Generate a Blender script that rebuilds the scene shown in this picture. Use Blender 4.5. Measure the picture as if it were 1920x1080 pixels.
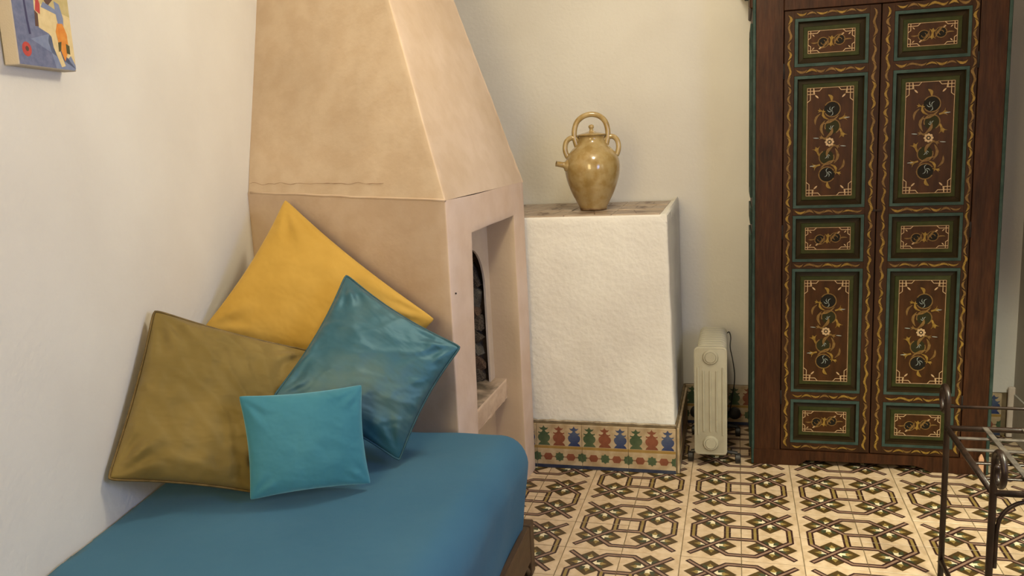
import bpy, bmesh, math, random
from math import sin, cos, pi, radians, sqrt, atan2
from mathutils import Vector, Matrix, noise
random.seed(7)
for o in list(bpy.data.objects): bpy.data.objects.remove(o)
S = bpy.context.scene
COL = S.collection

# ------------------------------------------------------------------ camera
PITCH, YAW, ROLL = 0.1723, -0.2643, -0.0460
CAM = Vector((-0.0172, -3.3153, 1.4172))
fwd = Vector((sin(YAW)*cos(PITCH), cos(YAW)*cos(PITCH), -sin(PITCH)))
rt = Vector((cos(YAW), -sin(YAW), 0)); up = rt.cross(fwd)
r2 = rt*cos(ROLL)+up*sin(ROLL); u2 = -rt*sin(ROLL)+up*cos(ROLL)
cd = bpy.data.cameras.new('camera'); cam = bpy.data.objects.new('camera', cd); COL.objects.link(cam)
cd.lens = 1578.8/1920*36; cd.sensor_width = 36; cd.clip_start = 0.02
cam.matrix_world = Matrix(((r2.x, u2.x, -fwd.x, CAM.x), (r2.y, u2.y, -fwd.y, CAM.y), (r2.z, u2.z, -fwd.z, CAM.z), (0, 0, 0, 1)))
S.camera = cam
# ------------------------------------------------------------------ world, lights, exposure
W = bpy.data.worlds.new('world'); S.world = W; W.use_nodes = True
W.node_tree.nodes['Background'].inputs[0].default_value = (0.75, 0.8, 0.9, 1)
W.node_tree.nodes['Background'].inputs[1].default_value = 0.05
S.view_settings.view_transform = 'Standard'; S.view_settings.look = 'None'
S.view_settings.gamma = 1; S.view_settings.use_curve_mapping = False
S.view_settings.exposure = 0.0
def area(name, loc, target, size, power, col, sy=None, spread=180):
    l = bpy.data.lights.new(name, 'AREA'); l.energy = power; l.color = col
    l.shape = 'RECTANGLE' if sy else 'SQUARE'; l.size = size
    if sy: l.size_y = sy
    l.spread = radians(spread)
    o = bpy.data.objects.new(name, l); COL.objects.link(o); o.location = loc
    o.rotation_euler = (Vector(target)-Vector(loc)).to_track_quat('-Z', 'Y').to_euler()
    return o
def point(name, loc, power, col, r=.1):
    l = bpy.data.lights.new(name, 'POINT'); l.energy = power; l.color = col; l.shadow_soft_size = r
    o = bpy.data.objects.new(name, l); COL.objects.link(o); o.location = loc; return o
point('ceiling_lantern', (-0.25, -0.88, 2.45), 47, (1.0, 0.89, 0.655), .12)
area('warm_fill', (-.9, -3.9, 1.7), (-.6, 0, 1.0), 0.9, 41, (1.0, 0.75, 0.34), 1.3)  # unseen warm fill added behind the camera, its colour fitted to the wall tones
area('window_daylight', (1.16, -2.3, 1.35), (-1.6, -2.0, .9), 0.8, 30, (0.33, 0.52, 1.0), 1.0)
area('lamp_light', (1.05, -1.25, 1.75), (1.0, -0.75, 0), 0.40, 24, (1.0, 0.98, 0.73), spread=95)

# ------------------------------------------------------------------ materials
def mat(name, col, rough=0.6, col2=None, nscale=5, bump=0.0, bscale=40, metal=0, sheen=0, spec=0.5, coat=0,
        stretch=(1, 1, 1), detail=6, thr=(0.35, 0.65), bump2=0.0, b2scale=8, fine=None, coords='Object', sheen_col=None, trans=0):
    m = bpy.data.materials.new(name); m.use_nodes = True; nt = m.node_tree; N = nt.nodes; L = nt.links
    b = N['Principled BSDF']; b.inputs['Roughness'].default_value = rough; b.inputs['Metallic'].default_value = metal
    b.inputs['Specular IOR Level'].default_value = spec
    b.inputs['Coat Weight'].default_value = coat
    if sheen:
        b.inputs['Sheen Weight'].default_value = sheen; b.inputs['Sheen Roughness'].default_value = 0.4
        if sheen_col: b.inputs['Sheen Tint'].default_value = (*sheen_col, 1)
    tc = N.new('ShaderNodeTexCoord'); mp = N.new('ShaderNodeMapping'); mp.inputs['Scale'].default_value = stretch
    L.new(tc.outputs[coords], mp.inputs[0]); m.diffuse_color = (*col, 1)
    if col2:
        n = N.new('ShaderNodeTexNoise'); n.inputs['Scale'].default_value = nscale; n.inputs['Detail'].default_value = detail
        L.new(mp.outputs[0], n.inputs['Vector'])
        r = N.new('ShaderNodeValToRGB'); r.color_ramp.elements[0].position = thr[0]; r.color_ramp.elements[1].position = thr[1]
        r.color_ramp.elements[0].color = (*col, 1); r.color_ramp.elements[1].color = (*col2, 1)
        L.new(n.outputs['Fac'], r.inputs[0]); out = r.outputs[0]
        if fine:
            n3 = N.new('ShaderNodeTexNoise'); n3.inputs['Scale'].default_value = fine[1]; n3.inputs['Detail'].default_value = 4
            L.new(mp.outputs[0], n3.inputs['Vector'])
            mx = N.new('ShaderNodeMix'); mx.data_type = 'RGBA'; mx.blend_type = 'MULTIPLY'
            r3 = N.new('ShaderNodeValToRGB'); r3.color_ramp.elements[0].position = 0.38; r3.color_ramp.elements[1].position = 0.6
            r3.color_ramp.elements[0].color = (*fine[0], 1); r3.color_ramp.elements[1].color = (1, 1, 1, 1)
            L.new(n3.outputs['Fac'], r3.inputs[0]); mx.inputs[0].default_value = 1
            L.new(out, mx.inputs[6]); L.new(r3.outputs[0], mx.inputs[7]); out = mx.outputs[2]
        L.new(out, b.inputs['Base Color'])
    else:
        b.inputs['Base Color'].default_value = (*col, 1)
    last = None
    for st, sc in ((bump, bscale), (bump2, b2scale)):
        if st:
            n2 = N.new('ShaderNodeTexNoise'); n2.inputs['Scale'].default_value = sc; n2.inputs['Detail'].default_value = 5
            L.new(mp.outputs[0], n2.inputs['Vector'])
            bp = N.new('ShaderNodeBump'); bp.inputs['Strength'].default_value = st; bp.inputs['Distance'].default_value = 0.01
            L.new(n2.outputs['Fac'], bp.inputs['Height'])
            if last: L.new(last, bp.inputs['Normal'])
            last = bp.outputs[0]
    if last: L.new(last, b.inputs['Normal'])
    return m
M = {}
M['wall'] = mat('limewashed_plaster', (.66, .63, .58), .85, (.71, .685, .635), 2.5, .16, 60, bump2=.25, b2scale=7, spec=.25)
M['wall_shade'] = mat('shaded_grey_plaster', (.47, .44, .40), .85, (.53, .50, .45), 2.5, .16, 60, bump2=.25, b2scale=7, spec=.25)  # wall plaster with the right wall's grazing-light shade put into the colour
M['ceiling'] = mat('ceiling_plaster', (.7, .66, .6), .9, spec=.2)
M['bench'] = mat('rough_white_plaster', (.72, .70, .66), .85, (.78, .765, .72), 5, .35, 45, bump2=.5, b2scale=10, spec=.25)
M['tad'] = mat('polished_sand_plaster', (.54, .42, .30), .5, (.62, .49, .355), 3.2, .1, 50, bump2=.25, b2scale=6, fine=((.93, .90, .87), 14), spec=.3)
M['tadr'] = mat('polished_rosy_sand_plaster', (.48, .365, .27), .5, (.56, .445, .365), 2.2, .1, 50, bump2=.25, b2scale=6, fine=((.93, .91, .88), 14), spec=.3)
M['tadlow'] = mat('polished_dusky_plaster', (.53, .40, .29), .55, (.60, .465, .345), 4, .1, 50, bump2=.25, b2scale=6, fine=((.93, .90, .87), 12), spec=.3)
M['pink'] = mat('polished_pink_plaster', (.64, .49, .40), .5, (.67, .54, .48), 4, .1, 60, bump2=.25, b2scale=6, fine=((.94, .92, .9), 12), spec=.3)
M['niche'] = mat('niche_plaster', (.52, .40, .28), .7, (.58, .455, .33), 5, .12, 60, spec=.25)
M['archwhite'] = mat('pale_arch_plaster', (.54, .45, .37), .75, (.62, .53, .46), 6, .25, 40, spec=.25)
M['slab'] = mat('sooty_pink_plaster', (.50, .36, .27), .75, (.62, .48, .37), 9, .4, 40, spec=.2)
M['soot'] = mat('soot_plaster', (.10, .075, .05), .9, (.42, .32, .24), 9, .5, 30, thr=(.4, .62))
M['stone'] = mat('sooty_stone', (.04, .030, .022), .9, (.17, .125, .085), 14, .6, 40, thr=(.4, .65))
M['stone2'] = mat('sooty_red_stone', (.06, .033, .02), .9, (.20, .12, .075), 18, .6, 40, thr=(.4, .65))
M['stone3'] = mat('sooty_grey_stone', (.06, .055, .045), .9, (.22, .19, .15), 22, .6, 40, thr=(.4, .65))
M['dust'] = mat('dirty_mortar', (.22, .17, .11), .95, (.46, .39, .29), 30, .5, 80)
M['crack'] = mat('plaster_crack', (.30, .19, .12), .9)
M['cream'] = mat('cream_cement', (.50, .375, .25), .38, (.60, .46, .32), 8, .04, 120, fine=((.86, .82, .76), 30), spec=.4)
M['grout'] = mat('brown_grout', (.12, .085, .042), .9, (.20, .145, .08), 20)
M['t_dark'] = mat('tile_aubergine', (.020, .007, .006), .4, (.045, .017, .013), 40, spec=.4)
M['t_mauve'] = mat('tile_mauve', (.19, .115, .08), .4, (.27, .17, .12), 30, spec=.4)
M['t_gold'] = mat('tile_olive_gold', (.20, .14, .04), .4, (.29, .20, .065), 30, spec=.4)
M['t_brown'] = mat('tile_olive_brown', (.050, .028, .007), .4, (.085, .050, .014), 30, spec=.4)
M['t_green'] = mat('tile_dark_green', (.022, .035, .018), .4, (.055, .062, .03), 25, spec=.4)
M['t_white'] = mat('tile_white', (.62, .54, .36), .4, (.70, .62, .44), 30, spec=.4)
M['z_cream'] = mat('zellige_cream', (.40, .31, .20), .35, (.52, .41, .27), 14, .05, 80, fine=((.8, .74, .64), 22), spec=.5)
M['z_green'] = mat('zellige_green', (.030, .065, .030), .35, (.085, .115, .060), 16)
M['z_red'] = mat('zellige_red', (.15, .040, .020), .35, (.25, .085, .045), 16)
M['z_blue'] = mat('zellige_blue', (.012, .026, .11), .35, (.065, .09, .16), 16)
M['z_yellow'] = mat('zellige_ochre', (.26, .155, .035), .35, (.35, .22, .065), 20)
M['z_navy'] = mat('zellige_navy', (.010, .018, .06), .35, (.04, .05, .08), 20)
M['wood'] = mat('red_brown_wood', (.028, .011, .004), .5, (.062, .022, .008), 6, .12, 30, stretch=(6, 6, .7), thr=(.3, .7), fine=((.72, .66, .62), 22), spec=.18)
M['door'] = mat('door_umber_wood', (.024, .0105, .004), .5, (.045, .018, .007), 6, .12, 30, stretch=(6, 6, .8), thr=(.3, .7), spec=.15)
M['teal'] = mat('teal_paint', (.024, .046, .038), .6, (.042, .070, .060), 14, .1, 40, fine=((.75, .8, .8), 40), spec=.2)
M['w_green'] = mat('olive_green_paint', (.023, .029, .006), .6, (.038, .042, .012), 12, .1, 40, fine=((.8, .75, .7), 40), spec=.15)
M['w_dark'] = mat('dark_green_brown_paint', (.014, .012, .004), .6, (.030, .018, .007), 9, .1, 40, stretch=(1, 1, .4), spec=.15)
M['w_field'] = mat('panel_russet', (.032, .013, .0035), .45, (.056, .021, .006), 9, .05, 60, stretch=(4, 4, .8), spec=.15)
M['w_cream'] = mat('painted_cream_line', (.38, .26, .14), .5, (.48, .33, .19), 60, spec=.15)
M['w_gold'] = mat('painted_gold', (.16, .092, .016), .45, (.27, .165, .035), 60, spec=.15)
M['w_gold2'] = mat('painted_dull_gold', (.12, .065, .018), .45, (.19, .11, .035), 60, spec=.15)
M['w_rdark'] = mat('painted_ring_dark', (.012, .010, .007), .6, spec=.1)
M['w_rgreen'] = mat('painted_ring_green', (.024, .022, .008), .6, spec=.1)
M['w_pale'] = mat('painted_pale_blue', (.30, .34, .32), .5)
M['black_gap'] = mat('dark_gap', (.012, .006, .004), .9)
M['iron'] = mat('wrought_iron', (.010, .005, .003), .36, (.022, .011, .007), 30, .1, 90, metal=.1, spec=.35)
M['iron_worn'] = mat('worn_flat_iron', (.045, .036, .03), .6, (.10, .083, .068), 30, .1, 90, metal=.3, spec=.3, stretch=(1, 1, 1))
M['enamel'] = mat('cream_enamel', (.36, .335, .255), .38, (.39, .365, .28), 20, .05, 200, spec=.5)
M['plastic'] = mat('black_plastic', (.012, .011, .010), .45)
M['glaze'] = mat('yellow_green_glaze', (.34, .245, .10), .16, (.44, .33, .16), 9, .03, 25, fine=((.80, .72, .55), 26), coat=.5)
M['glaze_dark'] = mat('unglazed_foot', (.13, .07, .025), .7, (.30, .20, .09), 25)
M['canvas'] = mat('canvas_edge', (.47, .41, .33), .85, bump=.2, bscale=300)
M['peach'] = mat('peach_tone', (.50, .27, .15), .6, (.62, .38, .25), 15)
M['bedframe'] = mat('brown_bed_wood', (.050, .026, .010), .5, (.085, .045, .02), 5, .12, 30, stretch=(5, 1, 5), thr=(.3, .7))

def fabric(name, c1, c2, rough=.7, sheen=.3, weave=0.15, metal=0, stretch=(1, 1, 1), ns=4, wrinkle=0, wscale=6, thr=(.3, .7), tint=None, wstretch=(1, 1, 1), wave=600):
    m = mat(name, c1, rough, c2, ns, metal=metal, sheen=sheen, stretch=stretch, thr=thr, sheen_col=tint)
    nt = m.node_tree; N = nt.nodes; L = nt.links; b = N['Principled BSDF']
    tc = N['Texture Coordinate']; last = None
    for ang in (0, 1):
        w = N.new('ShaderNodeTexWave'); w.bands_direction = 'X' if ang == 0 else 'Y'
        w.inputs['Scale'].default_value = wave; w.inputs['Distortion'].default_value = 2; w.inputs['Detail'].default_value = 1
        L.new(tc.outputs['UV'], w.inputs['Vector'])
        bp = N.new('ShaderNodeBump'); bp.inputs['Strength'].default_value = weave; bp.inputs['Distance'].default_value = .002
        L.new(w.outputs['Fac'], bp.inputs['Height'])
        if last: L.new(last, bp.inputs['Normal'])
        last = bp.outputs[0]
    if wrinkle:
        mp = N.new('ShaderNodeMapping'); mp.inputs['Scale'].default_value = wstretch; L.new(tc.outputs['UV'], mp.inputs[0])
        n = N.new('ShaderNodeTexNoise'); n.inputs['Scale'].default_value = wscale; n.inputs['Detail'].default_value = 2.0; n.inputs['Distortion'].default_value = .15
        L.new(mp.outputs[0], n.inputs['Vector'])
        bp = N.new('ShaderNodeBump'); bp.inputs['Strength'].default_value = wrinkle; bp.inputs['Distance'].default_value = .03
        L.new(n.outputs['Fac'], bp.inputs['Height']); L.new(last, bp.inputs['Normal']); last = bp.outputs[0]
    L.new(last, b.inputs['Normal'])
    return m
M['f_yellow'] = fabric('mustard_velvet', (.45, .265, .034), (.53, .325, .055), .75, .5, .05, ns=5, wrinkle=.25, wscale=7, tint=(1, .75, .3))
M['f_gold'] = fabric('bronze_shot_fabric', (.155, .108, .018), (.28, .20, .055), .52, .1, .3, metal=.3, ns=4, wrinkle=.42, wscale=3.6, thr=(.3, .72), wstretch=(1, 2.2, 1))
M['f_teal'] = fabric('teal_shot_fabric', (.028, .115, .165), (.105, .175, .165), .46, .1, .1, metal=.25, ns=3, wrinkle=.32, wscale=3.6, thr=(.46, .76), wstretch=(2.2, 1, 1))
M['f_velvet'] = fabric('turquoise_velvet', (.020, .155, .235), (.050, .225, .31), .8, .8, .05, ns=4, wrinkle=.2, wscale=6, stretch=(1, 1, .5), tint=(.4, .85, 1))
M['f_bed'] = fabric('blue_cotton', (.020, .112, .215), (.030, .132, .24), .85, .15, .25, ns=3, wrinkle=.12, wscale=10, tint=(.5, .8, 1), wave=900)
M['p_gold'] = mat('bronze_piping', (.10, .065, .014), .5, (.16, .105, .03), 40, metal=.3)
M['p_teal'] = mat('teal_piping', (.015, .07, .10), .5, (.03, .10, .13), 40, metal=.2)

# ------------------------------------------------------------------ helpers
def link(o, parent=None):
    COL.objects.link(o)
    if parent: o.parent = parent
    return o
def tag(o, label=None, cat=None, group=None, kind=None):
    if label: o['label'] = label
    if cat: o['category'] = cat
    if group: o['group'] = group
    if kind: o['kind'] = kind
    return o
def empty(name, loc=(0, 0, 0), rz=0):
    o = bpy.data.objects.new(name, None); o.location = loc; o.rotation_euler = (0, 0, rz); o.empty_display_size = .05
    return link(o)
class MB:
    """collects polygons with materials; build() links ONE mesh object"""
    def __init__(s): s.v = []; s.f = []; s.m = []; s.mats = []; s.uv = None
    def mi(s, m):
        if m not in s.mats: s.mats.append(m)
        return s.mats.index(m)
    def poly(s, pts, m, rev=False):
        n = len(s.v); s.v += [tuple(p) for p in pts]; idx = list(range(n, n+len(pts)))
        s.f.append(idx[::-1] if rev else idx); s.m.append(s.mi(m))
    def faces(s, vs, fs, m):
        n = len(s.v); s.v += [tuple(p) for p in vs]; k = s.mi(m)
        for f in fs: s.f.append([n+i for i in f]); s.m.append(k)
    def box(s, a, b, m, bev=0, mtx=None):
        bm = bmesh.new(); bmesh.ops.create_cube(bm, size=1)
        for v in bm.verts: v.co = Vector([(a[i]+b[i])/2+(b[i]-a[i])*v.co[i] for i in range(3)])
        if bev: bmesh.ops.bevel(bm, geom=bm.edges[:], offset=bev, segments=1, affect='EDGES')
        if mtx: bmesh.ops.transform(bm, matrix=mtx, verts=bm.verts)
        s.addbm(bm, m)
    def addbm(s, bm, m):
        bm.verts.ensure_lookup_table(); bm.verts.index_update()
        s.faces([v.co.copy() for v in bm.verts], [[v.index for v in f.verts] for f in bm.faces], m); bm.free()
    def tube(s, pts, r, m, seg=8, closed=False, flat=None):
        pts = [Vector(p) for p in pts]; n = len(pts); rr = r if isinstance(r, (list, tuple)) else [r]*n
        vs = []; fs = []; prev = None
        for i, p in enumerate(pts):
            if closed: t = (pts[(i+1) % n]-pts[i-1]).normalized()
            else: t = (pts[min(i+1, n-1)]-pts[max(i-1, 0)]).normalized()
            if prev is None:
                a = t.orthogonal().normalized()
            else:
                a = prev-t*prev.dot(t); a.normalize()
            prev = a; b = t.cross(a)
            for k in range(seg):
                an = 2*pi*k/seg; vs.append(p+(a*cos(an)+b*sin(an))*rr[i])
        for i in range(n if closed else n-1):
            j = (i+1) % n
            for k in range(seg): fs.append([i*seg+k, i*seg+(k+1) % seg, j*seg+(k+1) % seg, j*seg+k])
        if not closed: fs.append(list(range(seg))[::-1]); fs.append([(n-1)*seg+k for k in range(seg)])
        s.faces(vs, fs, m)
    def lathe(s, prof, m, seg=40, axis=None):
        vs = []; fs = []; n = len(prof)
        for r, z in prof:
            for k in range(seg): vs.append((r*cos(2*pi*k/seg), r*sin(2*pi*k/seg), z))
        for i in range(n-1):
            for k in range(seg): fs.append([i*seg+k, i*seg+(k+1) % seg, (i+1)*seg+(k+1) % seg, (i+1)*seg+k])
        fs.append(list(range(seg))[::-1]); fs.append([(n-1)*seg+k for k in range(seg)])
        if axis: vs = [axis @ Vector(v) for v in vs]
        s.faces(vs, fs, m)
    def mesh(s, name, smooth=False):
        me = bpy.data.meshes.new(name); me.from_pydata(s.v, [], s.f)
        for m in s.mats: me.materials.append(M[m])
        me.polygons.foreach_set('material_index', s.m)
        me.polygons.foreach_set('use_smooth', [bool(smooth)]*len(s.f)); me.update()
        if smooth and smooth is not True: me.set_sharp_from_angle(angle=radians(smooth))
        return me
    def build(s, name, parent=None, smooth=False):
        return link(bpy.data.objects.new(name, s.mesh(name, smooth)), parent)
def struct(name, mb, smooth=False, parent=None):
    o = mb.build(name, parent, smooth)
    if not parent: o['kind'] = 'structure'
    return o
def rough(mb_mesh, amp, scale, cuts=0, fix=None):
    """hand-made unevenness of a plaster mesh: real displacement along the normals"""
    bm = bmesh.new(); bm.from_mesh(mb_mesh); bmesh.ops.remove_doubles(bm, verts=bm.verts, dist=1e-5); bmesh.ops.recalc_face_normals(bm, faces=bm.faces)
    for _ in range(cuts): bmesh.ops.subdivide_edges(bm, edges=bm.edges[:], cuts=1, use_grid_fill=True)
    bm.normal_update()
    for v in bm.verts:
        if fix and fix(v.co): continue
        d = noise.noise(v.co*scale)+.5*noise.noise(v.co*scale*2.7)
        v.co += v.normal*amp*d
    bm.to_mesh(mb_mesh); bm.free(); mb_mesh.update()

# flat drawing: polygons and strokes in 2-D, later laid onto a surface as thin inlays
class Art:
    def __init__(s): s.p = []
    def poly(s, pts, m, l): s.p.append(([(x, y) for x, y in pts], m, l))
    def stroke(s, pts, w, m, l, closed=False):
        n = len(pts); P = [Vector(p) for p in pts]; Lf = []; Rt = []
        for i in range(n):
            a = P[i-1] if (closed or i > 0) else None; c = P[(i+1) % n] if (closed or i < n-1) else None
            d1 = (P[i]-a).normalized() if a is not None else (c-P[i]).normalized()
            d2 = (c-P[i]).normalized() if c is not None else d1
            n1 = Vector((-d1.y, d1.x)); n2 = Vector((-d2.y, d2.x)); mm = (n1+n2)
            if mm.length < 1e-6: mm = n1.copy()
            mm.normalize(); k = w/2/max(.4, mm.dot(n1))
            Lf.append(P[i]+mm*k); Rt.append(P[i]-mm*k)
        for i in range(n if closed else n-1):
            j = (i+1) % n; s.p.append(([tuple(Rt[i]), tuple(Rt[j]), tuple(Lf[j]), tuple(Lf[i])], m, l))
    def disc(s, c, r, m, l, n=14, ry=None):
        ry = ry or r; s.poly([(c[0]+r*cos(2*pi*k/n), c[1]+ry*sin(2*pi*k/n)) for k in range(n)], m, l)
    def ring(s, c, r, w, m, l, a0=0, a1=360, n=16):
        pts = [(c[0]+r*cos(radians(a0+(a1-a0)*k/n)), c[1]+r*sin(radians(a0+(a1-a0)*k/n))) for k in range(n+1)]
        if a1-a0 == 360: s.stroke(pts[:-1], w, m, l, True)
        else: s.stroke(pts, w, m, l)
    def leaf(s, c, ang, ln, w, m, l, bend=0.25):
        a = radians(ang); d = Vector((cos(a), sin(a))); q = Vector((-d.y, d.x)); c = Vector(c); u = []; v = []
        for t in (0, .18, .4, .65, .85, 1):
            o = bend*ln*sin(pi*t); h = w/2*sin(pi*min(1, t*.9+.06))**.8 if t < 1 else 0
            u.append(tuple(c+d*ln*t+q*(o+h))); v.append(tuple(c+d*ln*t+q*(o-h)))
        s.poly(v[:-1]+[u[-1]]+u[:-1][::-1], m, l)
    def trumpet(s, c, ang, ln, w, m, l):
        a = radians(ang); d = Vector((cos(a), sin(a))); q = Vector((-d.y, d.x)); c = Vector(c)
        P = [(0, .12), (.5, .14), (.8, .32), (1.0, .62), (.86, .2), (1.12, 0), (.86, -.2), (1.0, -.62), (.8, -.32), (.5, -.14), (0, -.12)]
        s.poly([tuple(c+d*ln*t+q*w*k) for t, k in P][::-1], m, l)
    def put(s, mb, f, eps=.0002):
        for k_, (pts, m, l) in enumerate(sorted(s.p, key=lambda t: t[2])):
            l = (k_+1)*(.00002/eps)+1
            ar = sum(pts[i-1][0]*pts[i][1]-pts[i][0]*pts[i-1][1] for i in range(len(pts)))
            if ar < 0: pts = pts[::-1]
            mb.poly([f(x, y, l*eps) for x, y in pts], m)

# ------------------------------------------------------------------ setting
WD = Vector((-0.18, 1.14)).normalized()                 # run of the left wall (it is not square to the back wall)
def wallx(y): return -1.57-(y+1.7)*0.18/1.14
YB, XR, YF, ZC = .78, 1.19, -4.3, 2.75
def wall_quad(name, a, b, m, z0=-.02, z1=ZC, nrm=None, n=(24, 16), amp=.004, t=.12):
    """a wall slab of thickness t behind the line a-b, gently uneven on its face"""
    a = Vector(a); b = Vector(b); d = (b-a); nr = Vector(nrm); mb = MB(); vs = []; fs = []
    for j in range(n[1]+1):
        for i in range(n[0]+1):
            p = a+d*i/n[0]; z = z0+(z1-z0)*j/n[1]
            h = amp*noise.noise(Vector((p.x*1.7, p.y*1.7, z*1.7))) if 0 < i < n[0] else 0
            vs.append((p.x+nr.x*h, p.y+nr.y*h, z))
    for j in range(n[1]):
        for i in range(n[0]):
            k = j*(n[0]+1)+i; fs.append([k, k+1, k+n[0]+2, k+n[0]+1])
    mb.faces(vs, fs, m)
    q = [a, b, b-nr*t, a-nr*t]
    mb.poly([(p.x, p.y, z1) for p in q], m); mb.poly([(p.x, p.y, z0) for p in q], m, True)
    for i in (1, 2, 3):
        p, r = q[i], q[(i+1) % 4]; mb.poly([(p.x, p.y, z0), (r.x, r.y, z0), (r.x, r.y, z1), (p.x, p.y, z1)], m)
    o = struct(name, mb, 40); bm = bmesh.new(); bm.from_mesh(o.data); bmesh.ops.remove_doubles(bm, verts=bm.verts, dist=1e-5)
    bmesh.ops.recalc_face_normals(bm, faces=bm.faces); bm.to_mesh(o.data); bm.free(); return o
nl = Vector((WD.y, -WD.x))
wall_quad('wall_left', (wallx(YF), YF), (wallx(YB), YB), 'wall', nrm=nl, n=(48, 24))
wall_quad('wall_back', (wallx(YB), YB), (XR, YB), 'wall', nrm=(0, -1), n=(36, 24))
wall_quad('wall_right', (XR, YB), (XR, YF), 'wall_shade', nrm=(-1, 0))
wall_quad('wall_front', (XR, YF), (wallx(YF), YF), 'wall', nrm=(0, 1))
mb = MB(); mb.box((-2.3, YF-.1, ZC), (XR+.1, YB+.1, ZC+.1), 'ceiling'); struct('ceiling', mb)

# floor: grout bed + patterned cement tiles, 20 cm, four to a motif
mb = MB(); mb.box((wallx(YB)-.02, YF-.05, -.06), (XR+.05, YB+.05, -.0012), 'grout')
floor = struct('floor', mb)
def tile_art():
    a = Art(); c = .5
    a.poly([(c, c-.43), (c+.43, c), (c, c+.43), (c-.43, c)], 't_brown', 1)
    for k in range(4):
        an = k*pi/2; d = Vector((cos(an), sin(an))); q = Vector((-d.y, d.x)); o = Vector((c, c))
        P = lambda t, s_: tuple(o+d*t+q*s_)
        a.poly([P(.03, 0), P(.16, -.13), P(.27, -.115), P(.20, -.03), P(.20, .03), P(.27, .115), P(.16, .13)], 't_green', 2)
        a.poly([P(.05, 0), P(.125, -.10), P(.13, -.035), P(.215, -.045), P(.19, 0), P(.215, .045), P(.13, .035), P(.125, .10)], 't_white', 3)
        a.poly([P(.19, -.02), P(.22, -.06), P(.25, -.028), P(.31, 0), P(.25, .028), P(.22, .06), P(.19, .02)], 't_gold', 4)
    def band(pts, l, w=.106, f=.040, m='t_mauve'):
        a.stroke(pts, w, 't_dark', l); a.stroke(pts, f, m, l+1)
    octo = [(0, .83), (.232, .83), (.83, .232), (.83, 0)]
    a.stroke(octo, .118, 't_dark', 5); a.stroke(octo, .046, 't_mauve', 6); a.stroke([(.83, .222), (.83, 0)], .050, 't_gold', 6.5)
    a.stroke([(.225, .225), (.883, .883)], .108, 't_dark', 7)
    sq = [(0, .235), (.235, .235), (.235, 0)]
    a.stroke(sq, .122, 't_dark', 8); a.stroke(sq, .046, 't_mauve', 9); a.stroke([(.235, .245), (.235, 0)], .050, 't_gold', 9.5)
    a.stroke([(.235, .235), (.866, .866)], .042, 't_mauve', 11)
    return a
TA = tile_art(); TS = .2
tile_meshes = {}
def tile_mb(sx, sy, cx=0, cy=0, mb=None, dz=0):
    mb = mb or MB(); h = TS/2-.0014
    mb.box((cx-h, cy-h, -.012+dz), (cx+h, cy+h, dz), 'cream', .0009)
    for l, (pts, m, l_) in enumerate(sorted(TA.p, key=lambda t: t[2])):
        q = [((x-.5)*sx*TS*.988+cx, (y-.5)*sy*TS*.988+cy) for x, y in pts]
        ar = sum(q[i-1][0]*q[i][1]-q[i][0]*q[i-1][1] for i in range(len(q)))
        if ar < 0: q = q[::-1]
        mb.poly([(x, y, dz+.00005+.000028*l) for x, y in q], m)
    return mb
def tile_kind(i, j):
    """tile with its corner at (i*.2, j*.2): which corner carries the motif centre"""
    jj = j if i >= -3 else j+1
    return (1 if i % 2 == 0 else -1, 1 if jj % 2 == 0 else -1)
fld = MB()
for i in range(-10, 6):
    for j in range(-22, 4):
        cx, cy = (i+.5)*TS, (j+.5)*TS
        if cx-TS/2 < wallx(cy)-.12 or cx+TS/2 > XR+.12: continue
        k = tile_kind(i, j)
        if i >= -6 and j >= -9:
            if k not in tile_meshes: tile_meshes[k] = tile_mb(*k).mesh('tile')
            o = bpy.data.objects.new('tile', tile_meshes[k]); link(o, floor)
            o.location = (cx, cy, random.uniform(-.0005, .0005)); o.rotation_euler = (random.uniform(-.002, .002), random.uniform(-.002, .002), random.uniform(-.003, .003))
        else: tile_mb(k[0], k[1], cx, cy, fld, -.0004)
o = fld.build('tile_field', floor); o['kind'] = 'stuff'

# skirting tiles: vase figures over an ochre band, stars and hexagons, navy foot
def skirt_art():
    a = Art(); prof = [(.5, 0), (.40, .10), (.27, .17), (.42, .25), (.5, .37), (.46, .49), (.30, .57), (.44, .61), (.46, .68), (.30, .645), (.16, .67), (.09, .75), (.26, .80), (.38, .90), (.20, .87), (.09, .90), (0, 1)]
    for k, m in enumerate(('z_green', 'z_red', 'z_blue')):
        cx = -.1+.2*(2*k+1)/6; w, h, z0 = .055, .090, .103
        pts = [(cx+x*w, z0+y*h) for x, y in prof]+[(cx-x*w, z0+y*h) for x, y in prof[:-1][::-1]]
        a.poly(pts, m, 1)
    a.poly([(-.0993, .089), (.0993, .089), (.0993, .101), (-.0993, .101)], 'z_yellow', 1)
    a.poly([(-.0993, .001), (.0993, .001), (.0993, .016), (-.0993, .016)], 'z_navy', 1)
    zc = .052
    def star(cx, half=None):
        pts = []
        for k in range(16):
            r = .0225 if k % 2 == 0 else .0170; an = pi/2+k*pi/8
            x = r*cos(an)
            if half == 'L': x = max(0, x)
            if half == 'R': x = min(0, x)
            pts.append((cx+x, zc+r*sin(an)))
        a.poly(pts, 'z_green', 2)
    star(0); star(-.0993, 'L'); star(.0993, 'R')
    for cx in (-.05, .05):
        a.poly([(cx-.021, zc), (cx-.012, zc+.0155), (cx+.012, zc+.0155), (cx+.021, zc), (cx+.012, zc-.0155), (cx-.012, zc-.0155)], 'z_red', 2)
        for s_ in (-1, 1): a.poly([(cx+s_*.019, zc), (cx+s_*.0245, zc+.003), (cx+s_*.031, zc), (cx+s_*.0245, zc-.003)], 'z_red', 2)
    return a
SA = skirt_art()
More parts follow.
